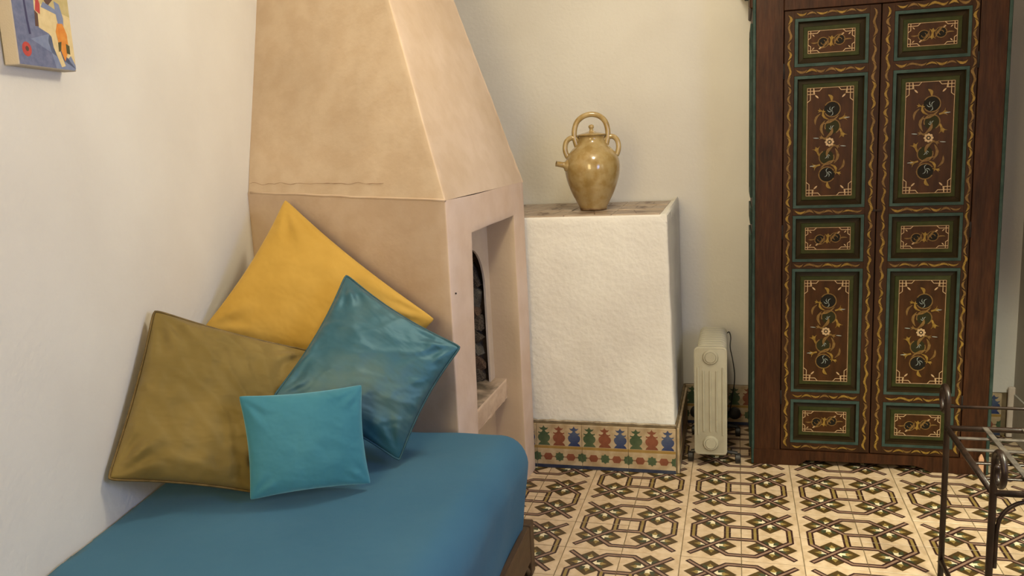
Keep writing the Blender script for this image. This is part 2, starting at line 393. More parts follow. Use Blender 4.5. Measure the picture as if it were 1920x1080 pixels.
def skirt_mesh():
    mb = MB(); h = .0994
    mb.box((-h, 0, 0), (h, .010, .1985), 'z_cream', .001)
    SA.put(mb, lambda x, y, e: (x, -e, y), .00012)
    return mb.mesh('skirting_tile')
SKM = skirt_mesh()
def skirt(parent, p, ang, name='tile'):
    o = bpy.data.objects.new(name, SKM); link(o, parent); o.location = p; o.rotation_euler = (0, 0, ang); return o
mb = MB(); mb.box((-.262, YB-.006, 0), (XR, YB-.0005, .201), 'grout'); bb = struct('baseboard_back', mb)
for k in range(7): skirt(bb, (-.16+.2*k, YB-.017, .001), 0)
mb = MB(); mb.box((XR-.008, -1.0, 0), (XR-.0005, YB-.01, .203), 'wall_shade', .002); struct('baseboard_right', mb)
mb = MB(); mb.box((XR-.03, YB-.035, 0), (XR-.001, YB-.018, .235), 'archwhite', .004); struct('trim_1', mb)

# ------------------------------------------------------------------ plastered bench (ledge) along the back wall
bench = tag(empty('plastered_ledge', (-.56, .12, 0)), 'white plastered ledge with a tiled top carrying the glazed jug', 'ledge')
BX0, BX1, BY0 = -1.80, -.262, .125
mb = MB()
def gridface(mb, P, nu, nv, m):
    """bilinear patch of four corners"""
    vs = []; fs = []; P = [Vector(p) for p in P]
    for j in range(nv+1):
        for i in range(nu+1):
            u, v = i/nu, j/nv; vs.append(P[0]*(1-u)*(1-v)+P[1]*u*(1-v)+P[2]*u*v+P[3]*(1-u)*v)
    for j in range(nv):
        for i in range(nu): k = j*(nu+1)+i; fs.append([k, k+1, k+nu+2, k+nu+1])
    mb.faces(vs, fs, m)
ZT = 1.094; YL = YB-.014
F = [(BX0, BY0, 0), (BX1, BY0+.006, 0), (BX1-.026, BY0+.006, ZT+.004), (BX0, BY0, ZT)]
Bk = [(BX0, YL, 0), (BX1-.004, YL, 0), (BX1-.020, YL, ZT+.012), (BX0, YL, ZT)]
gridface(mb, F, 40, 28, 'bench'); gridface(mb, [F[1], Bk[1], Bk[2], F[2]], 16, 28, 'bench')
gridface(mb, [F[3], F[2], Bk[2], Bk[3]], 40, 16, 'bench'); gridface(mb, [Bk[0], F[0], F[3], Bk[3]], 4, 28, 'bench')
o = mb.build('plaster_body', bench, True); o.location = (.56, -.12, 0)
rough(o.data, .005, 9, fix=lambda c: c.y > YL-.001 or c.z > ZT-.001 or c.z < .01 or c.x < BX0+.01)
bv = o.modifiers.new('b', 'BEVEL'); bv.width = .008; bv.segments = 2; bv.angle_limit = radians(50)
# worn right lip of plaster that stands a little above the tiles
mb = MB(); n = 14; vs = []; fs = []
for i in range(n+1):
    t = i/n; y = BY0+.005+t*(YB-BY0-.006); x1 = BX1-.027+.006*t; hz = ZT-.004+.026*t+.004*noise.noise(Vector((0, y*20, 0))); w = .026-.010*t
    for dx, dz in ((-w, -.01), (-w, .35), (-w*.7, .9), (-w*.3, 1), (0.001, .5), (.002, -1.2)):
        vs.append((x1+dx, y, ZT-.004+(hz-ZT+.010)*dz if dz > -1 else ZT-.03))
for i in range(n):
    for k in range(5): fs.append([i*6+k, (i+1)*6+k, (i+1)*6+k+1, i*6+k+1])
fs.append([5, 4, 3, 2, 1, 0]); fs.append([n*6+k for k in range(6)]); mb.faces(vs, fs, 'bench')
o = mb.build('plaster_lip', bench, 50); o.location = (.56, -.12, 0)
M['l_mauve'] = mat('ledge_tile_mauve', (.33, .25, .19), .35, (.45, .36, .28), 9, spec=.6)
M['l_line'] = mat('ledge_tile_line', (.10, .055, .035), .4, (.17, .10, .06), 20)
def ledge_tile():
    mb = MB(); h = .0985; mb.box((-h, -h, 0), (h, h, .010), 'l_mauve', .001); a = Art()
    a.stroke([(-.095, -.02), (-.02, .03), (.06, .03), (.095, .06)], .006, 'l_line', 1)
    a.stroke([(-.095, .05), (-.03, -.04), (.095, -.05)], .005, 'l_line', 2)
    a.stroke([(-.08, .09), (0, .07), (.03, -.09)], .005, 'l_line', 1)
    a.poly([(-.05, .0), (0, .02), (.05, 0), (0, -.02)], 'l_line', 3)
    a.put(mb, lambda x, y, e: (x, y, .010+e)); return mb.mesh('tile')
LT = ledge_tile()
for i in range(7):
    for j in range(3):
        o = bpy.data.objects.new('tile', LT); link(o, bench); x = BX1-.152-.2*i; y = BY0+.112+.2*j
        if y+.1 > YB: y = YB-.108
        o.location = (x+.56, y-.12, ZT-.001+.002*(x-BX1)*0+random.uniform(-.0006, .0006)+.002*j); o.rotation_euler = (.004, random.uniform(-.004, .004), random.choice((0, pi/2, pi, -pi/2))+random.uniform(-.012, .012))
mb = MB(); mb.box((BX0, BY0-.012, 0), (BX1+.001, BY0+.004, .206), 'grout', .002); mb.box((BX1-.006, BY0-.012, 0), (BX1+.004, YB-.02, .206), 'grout', .002)
o = mb.build('skirting_bed', bench); o.location = (.56, -.12, 0)
for k in range(4): skirt(bench, (BX1-.1-.2*k+.56, BY0-.023-.12, .001), 0)
for k in range(3): skirt(bench, (BX1+.0145+.56, BY0+.09+.2*k-.12, .001), pi/2)
# rough plaster bead above the skirting tiles
mb = MB(); pts = [(BX0+.9+i*.022, BY0-.006, .211+.004*noise.noise(Vector((i*.7, 0, 0)))) for i in range(30)]
mb.tube(pts, [.005+.003*noise.noise(Vector((i*.9, 3, 0))) for i in range(30)], 'dust', 6)
o = mb.build('plaster_bead', bench, True); o.location = (.56, -.12, 0)

# ------------------------------------------------------------------ fireplace
fp = tag(empty('corner_fireplace', (-1.3, -.35, 0)), 'sand and pink plastered corner fireplace with tapering hood', 'fireplace')
FO = Vector((1.3, .35, 0))
A = Vector((-.919, -.751)); B = Vector((-.868, .085)); C = Vector((-1.75, -.56)); D = Vector((wallx(.10), .10))
zA, zB, zC = 1.240, 1.250, 1.275
def v3(p, z): return Vector((p.x, p.y, z))
def onAB(y, z):
    t = (y-A.y)/(B.y-A.y); return Vector((A.x+(B.x-A.x)*t, y, z))
mb = MB()
# opening in the side that faces the room, slightly out of square
oTL, oTR, oBR, oBL = onAB(-.530, 1.109), onAB(-.060, 1.124), onAB(-.040, .09), onAB(-.585, .09)
a0, a1, b0, b1 = v3(A, 0), v3(A, zA), v3(B, 0), v3(B, zB)
NU, NV = (5, 14, 4), (4, 30, 4)
def lerp(p, q, t): return p+(q-p)*t
def LV(e0, e1, lo, hi):
    """points up one edge e0-e1 passing through the heights of the opening"""
    out = []
    for n_, (p, q) in zip(NV, ((e0, lo), (lo, hi), (hi, e1))):
        out += [lerp(p, q, k/n_) for k in range(n_)]
    return out+[e1]
eA = LV(a0, a1, onAB(A.y, .09), onAB(A.y, 1.109)); eB = LV(b0, b1, onAB(B.y, .09), onAB(B.y, 1.124))
def vert(p, q): return [lerp(p, q, k/NV[1]) for k in range(NV[1]+1)]
sL = LV(onAB(-.60, 0), onAB(-.50, zA), oBL, oTL); sR = LV(onAB(-.04, 0), onAB(-.055, zB), oBR, oTR)
cols = [[lerp(p, q, k/NU[0]) for p, q in zip(eA, sL)] for k in range(NU[0])]
cols += [[lerp(p, q, k/NU[1]) for p, q in zip(sL, sR)] for k in range(NU[1])]
cols += [[lerp(p, q, k/NU[2]) for p, q in zip(sR, eB)] for k in range(NU[2]+1)]
nc, nr_ = len(cols), len(eA)
vsx = [p for c_ in cols for p in c_]
fsx = [[i*nr_+j, (i+1)*nr_+j, (i+1)*nr_+j+1, i*nr_+j+1] for i in range(nc-1) for j in range(nr_-1)
       if not (NU[0] <= i < NU[0]+NU[1] and NV[0] <= j < NV[0]+NV[1])]
mb.faces(vsx, fsx, 'pink')
xb = -1.005
def inn(p): return Vector((xb, p.y, p.z))
i0, i1, j0, j1 = NU[0], NU[0]+NU[1], NV[0], NV[0]+NV[1]
for seq in ([cols[i][j1] for i in range(i0, i1+1)], [cols[i1][j] for j in range(j1, j0-1, -1)], [cols[i][j0] for i in range(i1, i0-1, -1)], [cols[i0][j] for j in range(j0, j1+1)]):
    g = [[lerp(p, inn(p), k/5) for k in range(6)] for p in seq]; v_ = [p for r_ in g for p in r_]
    mb.faces(v_, [[i*6+k, (i+1)*6+k, (i+1)*6+k+1, i*6+k+1] for i in range(len(seq)-1) for k in range(5)], 'niche')
zs = [p.z for p in eA]; lf = []
for k in range(23):
    top = zC+(zA-zC)*k/22; p = lerp(v3(C, 0), v3(A, 0), k/22)
    lf += [Vector((p.x, p.y, z*top/zA)) for z in zs]
mb.faces(lf, [[i*nr_+j, (i+1)*nr_+j, (i+1)*nr_+j+1, i*nr_+j+1] for i in range(22) for j in range(nr_-1)], 'tadlow')
rf = []
for k in range(7):
    p = lerp(v3(B, 0), v3(D, 0), k/6); rf += [Vector((p.x, p.y, q.z)) for q in eB]
mb.faces(rf, [[i*nr_+j, (i+1)*nr_+j, (i+1)*nr_+j+1, i*nr_+j+1] for i in range(6) for j in range(nr_-1)], 'pink')
o = mb.build('surround', fp, True); o.location = FO
rough(o.data, .0022, 3.5, fix=lambda c: c.z < .001)
bv = o.modifiers.new('b', 'BEVEL'); bv.width = .006; bv.segments = 2; bv.angle_limit = radians(38)
# arched panel at the back of the opening
arch = []
yl, yr, zb_, sp = -.50, -.108, .44, .80
cxa = (yl+yr)/2; ra = (yr-yl)/2; n = 16
archp = [(yr, zb_), (yr-.006, .60)]+[(cxa+ra*.95*cos(pi*k/n), .83+.19*sin(pi*k/n)) for k in range(n+1)]+[(yl, zb_)]
mb = MB(); full = [(-.60, .40), (-.03, .40), (-.055, 1.13), (-.55, 1.12)]
def ring_between(inner, outer_fn, x, m, rev=False):
    for i in range(len(inner)-1):
        p, q = inner[i], inner[i+1]; P, Q = outer_fn(p), outer_fn(q)
        mb.poly([(x, p[0], p[1]), (x, P[0], P[1]), (x, Q[0], Q[1]), (x, q[0], q[1])], m, rev)
def outer(p):
    y, z = p
    if z < .83: return ((-.03 if y > cxa else -.60), z)
    dy, dz = y-cxa, z-.80; s_ = 1e9
    if dy > 1e-6: s_ = min(s_, (-.03-cxa)/dy)
    if dy < -1e-6: s_ = min(s_, (-.60-cxa)/dy)
    s_ = min(s_, .33/max(dz, 1e-6)); return (cxa+dy*s_, .80+dz*s_)
ring_between(archp, outer, xb+.012, 'archwhite')
for i in range(len(archp)-1):
    p, q = archp[i], archp[i+1]; mb.poly([(xb+.012, p[0], p[1]), (xb+.012, q[0], q[1]), (xb+.004, q[0], q[1]), (xb+.004, p[0], p[1])], 'archwhite')
o = mb.build('arch_panel', fp, 40); o.location = FO
# dark stones of the firebox
mb = MB(); mb.box((-1.30, -.60, .30), (-1.27, .02, 1.15), 'stone'); mb.box((-1.3, -.088, .3), (-1.0, -.06, 1.12), 'stone')
mb.box((-1.3, -.62, .3), (-1.02, -.58, 1.15), 'stone'); mb.box((-1.3, -.62, 1.13), (-1.02, .02, 1.16), 'stone'); mb.box((-1.3, -.62, .3), (-1.02, .02, .34), 'stone')
o = mb.build('firebox', fp); o.location = FO
stm = []
for k in range(4):
    bm = bmesh.new(); bmesh.ops.create_cube(bm, size=1); bmesh.ops.bevel(bm, geom=bm.edges[:], offset=.12, segments=1, affect='EDGES')
    for v in bm.verts: v.co += Vector([random.uniform(-.13, .13) for _ in range(3)])
    m1 = MB(); m1.addbm(bm, ('stone', 'stone2', 'stone3', 'stone')[k]); stm.append(m1.mesh('stone'))
for row in range(12):
    z = .47+row*.056; y = -.05-(row % 2)*.03
    o = bpy.data.objects.new('stone', stm[row % 4]); link(o, fp); o.location = FO+Vector((-1.058, -.108, z)); o.scale = (random.uniform(.05, .09), .05, random.uniform(.055, .075)); o.rotation_euler = (random.uniform(-.3, .3), random.uniform(-.8, .8), random.uniform(-.3, .3))
    o = bpy.data.objects.new('stone', stm[(row+1) % 4]); link(o, fp); o.location = FO+Vector((-1.145, -.095, z+.02)); o.scale = (random.uniform(.07, .13), .05, random.uniform(.055, .08)); o.rotation_euler = (random.uniform(-.3, .3), random.uniform(-.8, .8), 0)
    while y > -.55:
        w = random.uniform(.06, .10); o = bpy.data.objects.new('stone', stm[random.randrange(4)]); link(o, fp)
        o.location = FO+Vector((-1.26, y-w/2, z)); o.scale = (.045, w*.96, .052); o.rotation_euler = (random.uniform(-.12, .12), random.uniform(-.1, .1), random.uniform(-.12, .12)); y -= w
# hearth slab
mb = MB(); hx = -.944
gridface(mb, [(hx, -.60, .362), (hx, -.042, .362), (hx, -.042, .445), (hx, -.60, .445)], 22, 6, 'slab')
gridface(mb, [(hx, -.60, .445), (hx, -.042, .445), (-1.27, -.042, .455), (-1.27, -.60, .455)], 22, 14, 'soot')
gridface(mb, [(-1.27, -.60, .362), (-1.27, -.042, .362), (hx, -.042, .362), (hx, -.60, .362)], 6, 4, 'slab')
gridface(mb, [(hx, -.042, .362), (-1.27, -.042, .362), (-1.27, -.042, .455), (hx, -.042, .445)], 4, 4, 'slab')
o = mb.build('hearth_slab', fp, 45); o.location = FO; rough(o.data, .008, 16)
mb = MB(); mb.box((-1.02, -.60, 0), (-1.0, -.02, .40), 'niche'); o = mb.build('lower_panel', fp); o.location = FO
# tapering hood
T = 2.76
def ext(p0, p1, z): k = (z-p0.z)/(p1.z-p0.z); return p0+(p1-p0)*k
hC, hA, hB = v3(C, zC), v3(A, zA), v3(B, zB)
tC = ext(hC, Vector((-1.791, -.300, 1.994)), T); tA = ext(hA, Vector((-1.167, -.50, 1.913)), T); tB = ext(hB, Vector((-1.117, .05, 1.987)), T)
tD = Vector((wallx(.1)-.0, .10, T)); hD = v3(D, zC)
mb = MB()
gridface(mb, [hC, hA, tA, tC], 26, 40, 'tad'); gridface(mb, [hA, hB, tB, tA], 26, 40, 'tadr')
gridface(mb, [hB, hD, tD, tB], 10, 20, 'tad')
o = mb.build('hood', fp, True); o.location = FO
rough(o.data, .0035, 2.6)
bv = o.modifiers.new('b', 'BEVEL'); bv.width = .006; bv.segments = 2; bv.angle_limit = radians(30)
# thin drip line where the hood meets the box
mb = MB()
def bead(p, q, n=20):
    out = []
    for i in range(n+1):
        w = p+(q-p)*i/n; out.append(w+Vector((0, 0, .003*noise.noise(w*11)))); 
    return out
mb.tube(bead(hC+Vector((.01, 0, 0)), hA), .0045, 'tadlow', 6); o = mb.build('edge_bead', fp, True); o.location = FO

mb = MB()
def hoodpt(u, v): return (hC*(1-u)+hA*u)*(1-v)+(tC*(1-u)+tA*u)*v
nh = (hA-hC).cross(tC-hC).normalized()
if nh.dot(CAM-hC) < 0: nh = -nh
mb.tube([hoodpt(.01+.72*i/40, .022+.010*(i/40)+.006*noise.noise(Vector((i*.35, 0, 0))))+nh*.0012 for i in range(41)], [.0004+.0013*abs(noise.noise(Vector((i*.4, 9, 0)))) for i in range(41)], 'crack', 5)
mb.build('plaster_crack', fp, True).location = FO
mb = MB(); q = onAB(-.715, .93)+Vector((.001, 0, 0)); mb.tube([q, q+Vector((.004, 0, 0))], .0028, 'black_gap', 8); mb.build('nail_head', fp, True).location = FO

# ------------------------------------------------------------------ wardrobe
YW, YD = .28, .745
WX0, WX1 = .046, .968
wr = tag(empty('painted_wardrobe', (.507, .5, 0)), 'tall dark wooden wardrobe with two painted floral panelled doors', 'wardrobe')
WO = Vector((-.507, -.5, 0))
def wpart(mb, name, parent=None, smooth=False):
    o = mb.build(name, parent or wr, smooth); 
    if parent is None or parent is wr: o.location = WO
    return o
for x0, x1, nm in ((WX0+.012, .163, 'stile'), (.862, WX1-.012, 'stile')):
    mb = MB(); mb.box((x0, YW, .06), (x1, YW+.03, 1.99), 'wood', .002); wpart(mb, nm)
for x in (WX0, WX1-.012):
    mb = MB(); mb.box((x, YW-.003, .0), (x+.012, YW+.04, 1.98), 'teal', .003); wpart(mb, 'corner_bead')
mb = MB(); mb.box((.164, YW, 1.872), (.861, YW+.03, 1.99), 'wood', .002); wpart(mb, 'top_rail')
# base rail with a cut-out foot line
mb = MB(); x0, x1 = WX0+.010, WX1-.010; zt = .066
prof = [(x0, 0), (.232, 0), (.252, .012), (.270, .026), (.69, .026), (.725, .016), (.755, 0), (x1, 0), (x1, zt), (x0, zt)]
mb.poly([(x, YW-.004, z) for x, z in prof], 'wood'); mb.poly([(x, YW+.03, z) for x, z in prof], 'wood', True)
for i in range(len(prof)):
    p, q = prof[i], prof[(i+1) % len(prof)]; mb.poly([(p[0], YW-.004, p[1]), (p[0], YW+.03, p[1]), (q[0], YW+.03, q[1]), (q[0], YW-.004, q[1])], 'wood')
wpart(mb, 'base_rail')
for xs, s_ in ((WX0+.010, -1), (WX1-.010, 1)):
    mb = MB(); mb.box((xs-.010, YW+.03, 0), (xs+.010, YD, 1.98), 'wood', .002)
    xo = xs+s_*.010; w = .008
    zz = [(.05, .99), (1.03, 1.10), (1.14, 1.84)]
    for z0, z1 in zz:
        xa, xb_ = sorted((xo, xo+s_*w))
        mb.box((xa, YW+.06, z0), (xb_, YW+.085, z1), 'teal', .002); mb.box((xa, YD-.07, z0), (xb_, YD-.045, z1), 'teal', .002)
        mb.box((xa, YW+.085, z1-.025), (xb_, YD-.07, z1), 'teal', .002); mb.box((xa, YW+.085, z0), (xb_, YD-.07, z0+.025), 'teal', .002)
    wpart(mb, 'side_panel')
mb = MB(); mb.box((WX0, YD-.02, .02), (WX1, YD, 1.98), 'wood'); wpart(mb, 'back_panel')
for z0 in (.03, 1.95): mb = MB(); mb.box((WX0+.02, YW+.03, z0), (WX1-.02, YD-.02, z0+.02), 'wood'); wpart(mb, 'carcass_board')
mb = MB()
for k, (e, z0, z1) in enumerate(((.012, 1.955, 1.985), (.03, 1.985, 2.01), (.055, 2.01, 2.05))):
    mb.box((WX0-e, YW-e, z0), (WX1+e, YD, z1), 'wood' if k != 1 else 'teal', .004)
wpart(mb, 'cornice')
for xs in (WX0, WX1):
    mb = MB(); mb.box((xs-.012, YW+.045, 1.895), (xs+.012, YD-.01, 1.955), 'wood', .005); wpart(mb, 'side_moulding')
# the cornice would bury the door head: doors stop below it
def vine(a, x0, y0, ln, vertical, w=.017, seed=0):
    rnd = random.Random(seed); n = max(3, int(ln/.034)); st = ln/n
    for k in range(n):
        s_ = 1 if k % 2 else -1; m = 'w_gold' if rnd.random() < .55 else 'w_gold2'
        L0 = st*rnd.uniform(1.05, 1.3); off = 0; ww = w*rnd.uniform(.8, 1.15)
        P = [(0, -.34), (.14, .02), (.34, .36), (.56, .46), (.80, .26), (1, -.30), (.78, -.08), (.55, .02), (.30, -.10)]
        pts = []
        for t, q in P:
            if vertical: pts.append((x0+off+s_*q*ww, y0+k*st+t*L0))
            else: pts.append((x0+k*st+t*L0, y0+off+s_*q*ww))
        a.poly(pts, m, 1+(k % 2))
ZP = [(1.653, 1.838), (1.096, 1.619), (.877, 1.067), (.325, .849), (.101, .292)]    # panel openings, top to bottom
def panel_mesh(w, h):
    """moulded panel, origin in its centre, front towards -Y"""
    mb = MB(); steps = [(0, .000, 'door'), (.001, -.005, 'teal'), (.013, -.005, 'teal'), (.017, .010, 'w_dark'), (.034, .006, 'w_dark'), (.036, .001, 'w_green'), (.050, .0, 'w_green'), (.052, .001, 'w_field')]
    # widths of the steps are scaled so that the field keeps the size seen in the photograph
    fw = .172; fh = h-(.100 if h < .3 else .098)
    mx = (w-fw)/2; my = (h-fh)/2; prev = None
    for d, y, m in steps:
        k = d/.052; px, pz = w/2-mx*k, h/2-my*k
        ring = [(-px, y, -pz), (px, y, -pz), (px, y, pz), (-px, y, pz)]
        if prev:
            n = len(mb.v)
            for i in range(4):
                j = (i+1) % 4; mb.poly([prev[i], prev[j], ring[j], ring[i]], m)
        prev = ring
    mb.poly(prev, 'w_field')
    W2, H2 = fw/2, fh/2; a = Art(); lw = .0026
    a.stroke([(-W2, -H2), (W2, -H2), (W2, H2), (-W2, H2)], lw, 'w_cream', 1, True)
    big = h > .3; c1 = .012 if big else .010; c2 = .024 if big else .010; e1, e2 = (.046, .056) if big else (.034, .044); v1, v2 = (.046, .056) if big else (.026, .033)
    for sx in (-1, 1):
        for sy in (-1, 1):
            f = lambda x, y: (sx*(W2-x), sy*(H2-y))
            a.stroke([f(e2, 0), f(e1, c1), f(0, c1)], lw, 'w_cream', 2); a.stroke([f(0, v2), f(c1, v1), f(c1, 0)], lw, 'w_cream', 2)
            if big: a.stroke([f(0, c2), f(c2+.004, c2), f(c2, 0)], lw, 'w_cream', 2); a.stroke([f(c2, 0), f(c2, c2)], lw, 'w_cream', 2)
            q = f(c2+.006, c2+.004); ang = degrees_(atan2(-sy, -sx)); a.leaf(q, ang, .018 if big else .011, .006 if big else .004, 'w_cream', 3, 0)
    if big:
        a.disc((0, 0), .0165, 'w_rdark', 8, 16)
        for k in range(8): a.disc((.0125*cos(k*pi/4), .0125*sin(k*pi/4)), .0052, 'w_cream', 9, 10)
        a.disc((0, 0), .0075, 'w_rdark', 10, 12); a.disc((0, 0), .0042, 'w_cream', 11, 10)
        for s_ in (1, -1):
            R = lambda x, y: (s_*x, s_*y); ro = 0 if s_ == 1 else 180
            for (cx, cy, r, m) in ((.008, .128, .030, 'w_rdark'), (.010, .060, .028, 'w_rgreen')):
                a.disc(R(cx, cy), r, m, 1, 18); a.ring(R(cx, cy), r, .0042, 'w_gold2', 4, ro-150 if m == 'w_rdark' else ro-60, ro+150 if m == 'w_rdark' else ro+200)
                for t in (60, 110, 160, 250):
                    a.leaf(R(cx, cy-.008), ro+t, .020 if m == 'w_rdark' else .014, .0022, 'w_pale', 5, .3)
            a.leaf(R(.006, .158), ro+118, .030, .012, 'w_gold', 6, -.2)       # tip over the top ring
            a.trumpet(R(-.018, .118), ro+165, .026, .016, 'w_gold', 6)
            a.leaf(R(-.024, .128), ro-62, .046, .009, 'w_gold', 6, -.28)
            a.leaf(R(-.036, .112), ro-112, .048, .009, 'w_gold2', 6, -.18)    # drooping bud
            a.trumpet(R(.034, .088), ro+18, .028, .026, 'w_gold', 6)
            a.leaf(R(-.028, .072), ro+28, .070, .008, 'w_gold2', 7, -.12)
            a.leaf(R(-.022, .026), ro+85, .060, .011, 'w_gold2', 6, .22)
            a.leaf(R(-.012, .018), ro+60, .045, .012, 'w_gold2', 6, -.15)
            a.trumpet(R(.038, .052), ro-68, .034, .028, 'w_gold', 6)
            a.trumpet(R(-.012, .012), ro+160, .026, .020, 'w_gold2', 6)
            a.leaf(R(-.040, .016), ro+175, .022, .003, 'w_pale', 6, 0); a.leaf(R(.052, .092), ro+5, .022, .003, 'w_pale', 6, 0)
            a.leaf(R(.006, -.020), ro+20, .020, .010, 'w_gold2', 7, .2)
    else:
        for s_ in (1, -1):
            R = lambda x, y: (s_*x, s_*y); ro = 0 if s_ == 1 else 180
            a.disc(R(.030, .004), .018, 'w_rdark', 1, 14); a.ring(R(.030, .004), .0195, .0030, 'w_gold2', 4, 0, 360)
            a.ring(R(.030, .003), .008, .0022, 'w_gold2', 4, ro, ro+250)
            a.leaf(R(.010, -.014), ro+52, .055, .0075, 'w_gold2', 6, .12); a.trumpet(R(.002, .010), ro+262, .028, .024, 'w_gold', 6)
            a.leaf(R(.044, .000), ro+5, .032, .0055, 'w_gold2', 5, .1); a.leaf(R(.036, .020), ro+38, .013, .007, 'w_cream', 5, .1)
    a.put(mb, lambda x, y, e: (x, .001-e, y), .00012)
    return mb
def degrees_(r): return r*180/pi
PM = {}
for di, (dx0, dx1, px0, px1) in enumerate(((.166, .5175, .204, .476), (.5215, .859, .566, .833))):
    mb = MB(); zt_, zb0 = 1.869, .069; y0, y1 = YW+.002, YW+.024
    edges = [zt_]+[z for a_, b_ in ZP for z in (b_, a_)]+[zb0]
    mb.box((dx0, y0, zb0), (px0, y1, zt_), 'door', .0015); mb.box((px1, y0, zb0), (dx1, y1, zt_), 'door', .0015)
    for k in range(0, len(edges), 2): mb.box((px0-.001, y0, edges[k+1]), (px1+.001, y1, edges[k]), 'door', .0008)
    a = Art()
    for k, xx in enumerate(((dx0+px0)/2+.001, (px1+dx1)/2)): vine(a, xx, zb0+.012, zt_-zb0-.03, True, .020, 11+di*5+k)
    for k in range(0, len(edges), 2):
        zc = (edges[k]+edges[k+1])/2; vine(a, px0+.006, zc, px1-px0-.02, False, .019, 31+k+di)
    a.put(mb, lambda x, y, e: (x, y0-e, y), .0002)
    door = wpart(mb, 'door')
    for (za, zb1) in ZP:
        w, h = px1-px0, zb1-za; key = (di, round(h, 2) if h < .3 else 1)
        if h > .3: hh = h
        k2 = (di, h)
        if k2 not in PM: PM[k2] = panel_mesh(w, h).mesh('panel')
        o = link(bpy.data.objects.new('panel', PM[k2]), door); o.location = ((px0+px1)/2, y0+.004, (za+zb1)/2)
    xh = dx0-.001 if di == 0 else dx1+.001
    for zh in (1.64, 1.0, .30):
        m2 = MB(); m2.tube([(xh, y0-.002, zh-.03), (xh, y0-.002, zh+.03)], .0035, 'black_gap', 8); m2.build('hinge', door, True)
m2 = MB(); m2.box((.507, YW-.002, 1.078), (.537, YW+.004, 1.086), 'iron', .001); m2.tube([(.513, YW-.004, 1.082), (.536, YW-.004, 1.083)], .003, 'iron', 6); wpart(m2, 'latch')

# ------------------------------------------------------------------ oil radiator
def smooth3(p, k=5):
    out = []; p = [Vector(q) for q in p]
    for i in range(len(p)-1):
        p0, p1, p2, p3 = p[max(i-1, 0)], p[i], p[i+1], p[min(i+2, len(p)-1)]
        for j in range(k):
            t = j/k; out.append(.5*((2*p1)+(-p0+p2)*t+(2*p0-5*p1+4*p2-p3)*t*t+(-p0+3*p1-3*p2+p3)*t**3))
    return out+[p[-1]]
rad = tag(empty('oil_radiator', (-.122, .40, 0)), 'cream oil-filled radiator on black castors between ledge and wardrobe', 'radiator')
def rrect(w, z0, z1, r, n=5):
    pts = []
    for cx, cz, a0 in ((w/2-r, z0+r, -90), (w/2-r, z1-r, 0), (-w/2+r, z1-r, 90), (-w/2+r, z0+r, 180)):
        for k in range(n+1):
            an = radians(a0+90*k/n); pts.append((cx+r*cos(an), cz+r*sin(an)))
    return pts
def plate(mb, w, z0, z1, r, yc, t, m):
    layers = [(yc-t/2, .004), (yc-t/2+.002, .0), (yc+t/2-.002, .0), (yc+t/2, .004)]; vs = []; fs = []; n = None
    for y, ins in layers:
        p = rrect(w-2*ins, z0+ins, z1-ins, r-ins); n = len(p); vs += [(x, y, z) for x, z in p]
    for i in range(3):
        for k in range(n): fs.append([i*n+k, i*n+(k+1) % n, (i+1)*n+(k+1) % n, (i+1)*n+k])
    fs.append(list(range(n))[::-1]); fs.append([3*n+k for k in range(n)]); mb.faces(vs, fs, m)
fin = MB(); plate(fin, .122, .075, .535, .028, 0, .009, 'enamel'); fin.tube([(0, -.022, .49), (0, .022, .49)], .026, 'enamel', 16); fin.tube([(0, -.022, .12), (0, .022, .12)], .026, 'enamel', 16)
fm = fin.mesh('fin', 40)
for k in range(9):
    o = link(bpy.data.objects.new('fin', fm), rad); o.location = (.004, -.165+.041*k, .002)
mb = MB(); yf = -.198; plate(mb, .135, .060, .533, .018, yf, .012, 'enamel')
fr = yf-.006
for x in (-.051, -.029, -.001, .025, .051):
    z1, z0 = (.43, .165) if abs(x) < .03 else (.445, .15)
    mb.tube([(x, fr+.0005, z0), (x, fr-.001, z0+.01), (x, fr-.001, z1-.01), (x, fr+.0005, z1)], .0045, 'enamel', 8)
mb.tube([(x, fr+.001, z) for x, z in rrect(.124, .066, .527, .014)], .002, 'enamel', 6, closed=True)
for z in (.490, .112):
    mb.lathe([(.033, .0), (.033, .003), (.029, .009), (.0235, .010), (.0225, .0085), (.021, .0125), (.001, .013)], 'enamel', 28, Matrix.Translation((.0, fr+.001, z)) @ Matrix.Rotation(pi/2, 4, 'X'))
mb.build('front_plate', rad, 40)
mb = MB(); mb.box((-.055, .185, .10), (.060, .265, .50), 'enamel', .012); mb.build('control_housing', rad)
for y in (-.13, .21):
    mb = MB(); mb.tube([(-.085, y, .045), (-.05, y, .052), (.05, y, .052), (.110, y, .045)], .0085, 'plastic', 8); mb.box((-.03, y-.012, .045), (.03, y+.012, .085), 'plastic', .002)
    br = mb.build('foot_bracket', rad, 40)
    for x in (-.088, .112):
        m2 = MB(); m2.lathe([(.001, -.012), (.018, -.012), (.0215, -.009), (.0215, .009), (.018, .012), (.001, .012)], 'plastic', 20, Matrix.Translation((x, y, .0225)) @ Matrix.Rotation(pi/2, 4, 'Y'))
        m2.build('castor', br, 40)
for x in (-.082, .098):
    mb = MB(); mb.lathe([(.001, -.014), (.020, -.014), (.027, -.010), (.028, .010), (.020, .014), (.001, .014)], 'plastic', 20, Matrix.Translation((x, .262, .095)) @ Matrix.Rotation(pi/2, 4, 'X')); mb.build('cord_winder', rad, 40)
mb = MB()
pts = [(.055, .24, .48), (.072, .225, .50), (.080, .20, .48), (.078, .17, .44), (.088, .12, .40), (.097, .10, .34), (.096, .12, .28), (.088, .16, .22), (.080, .20, .15), (.070, .23, .10)]
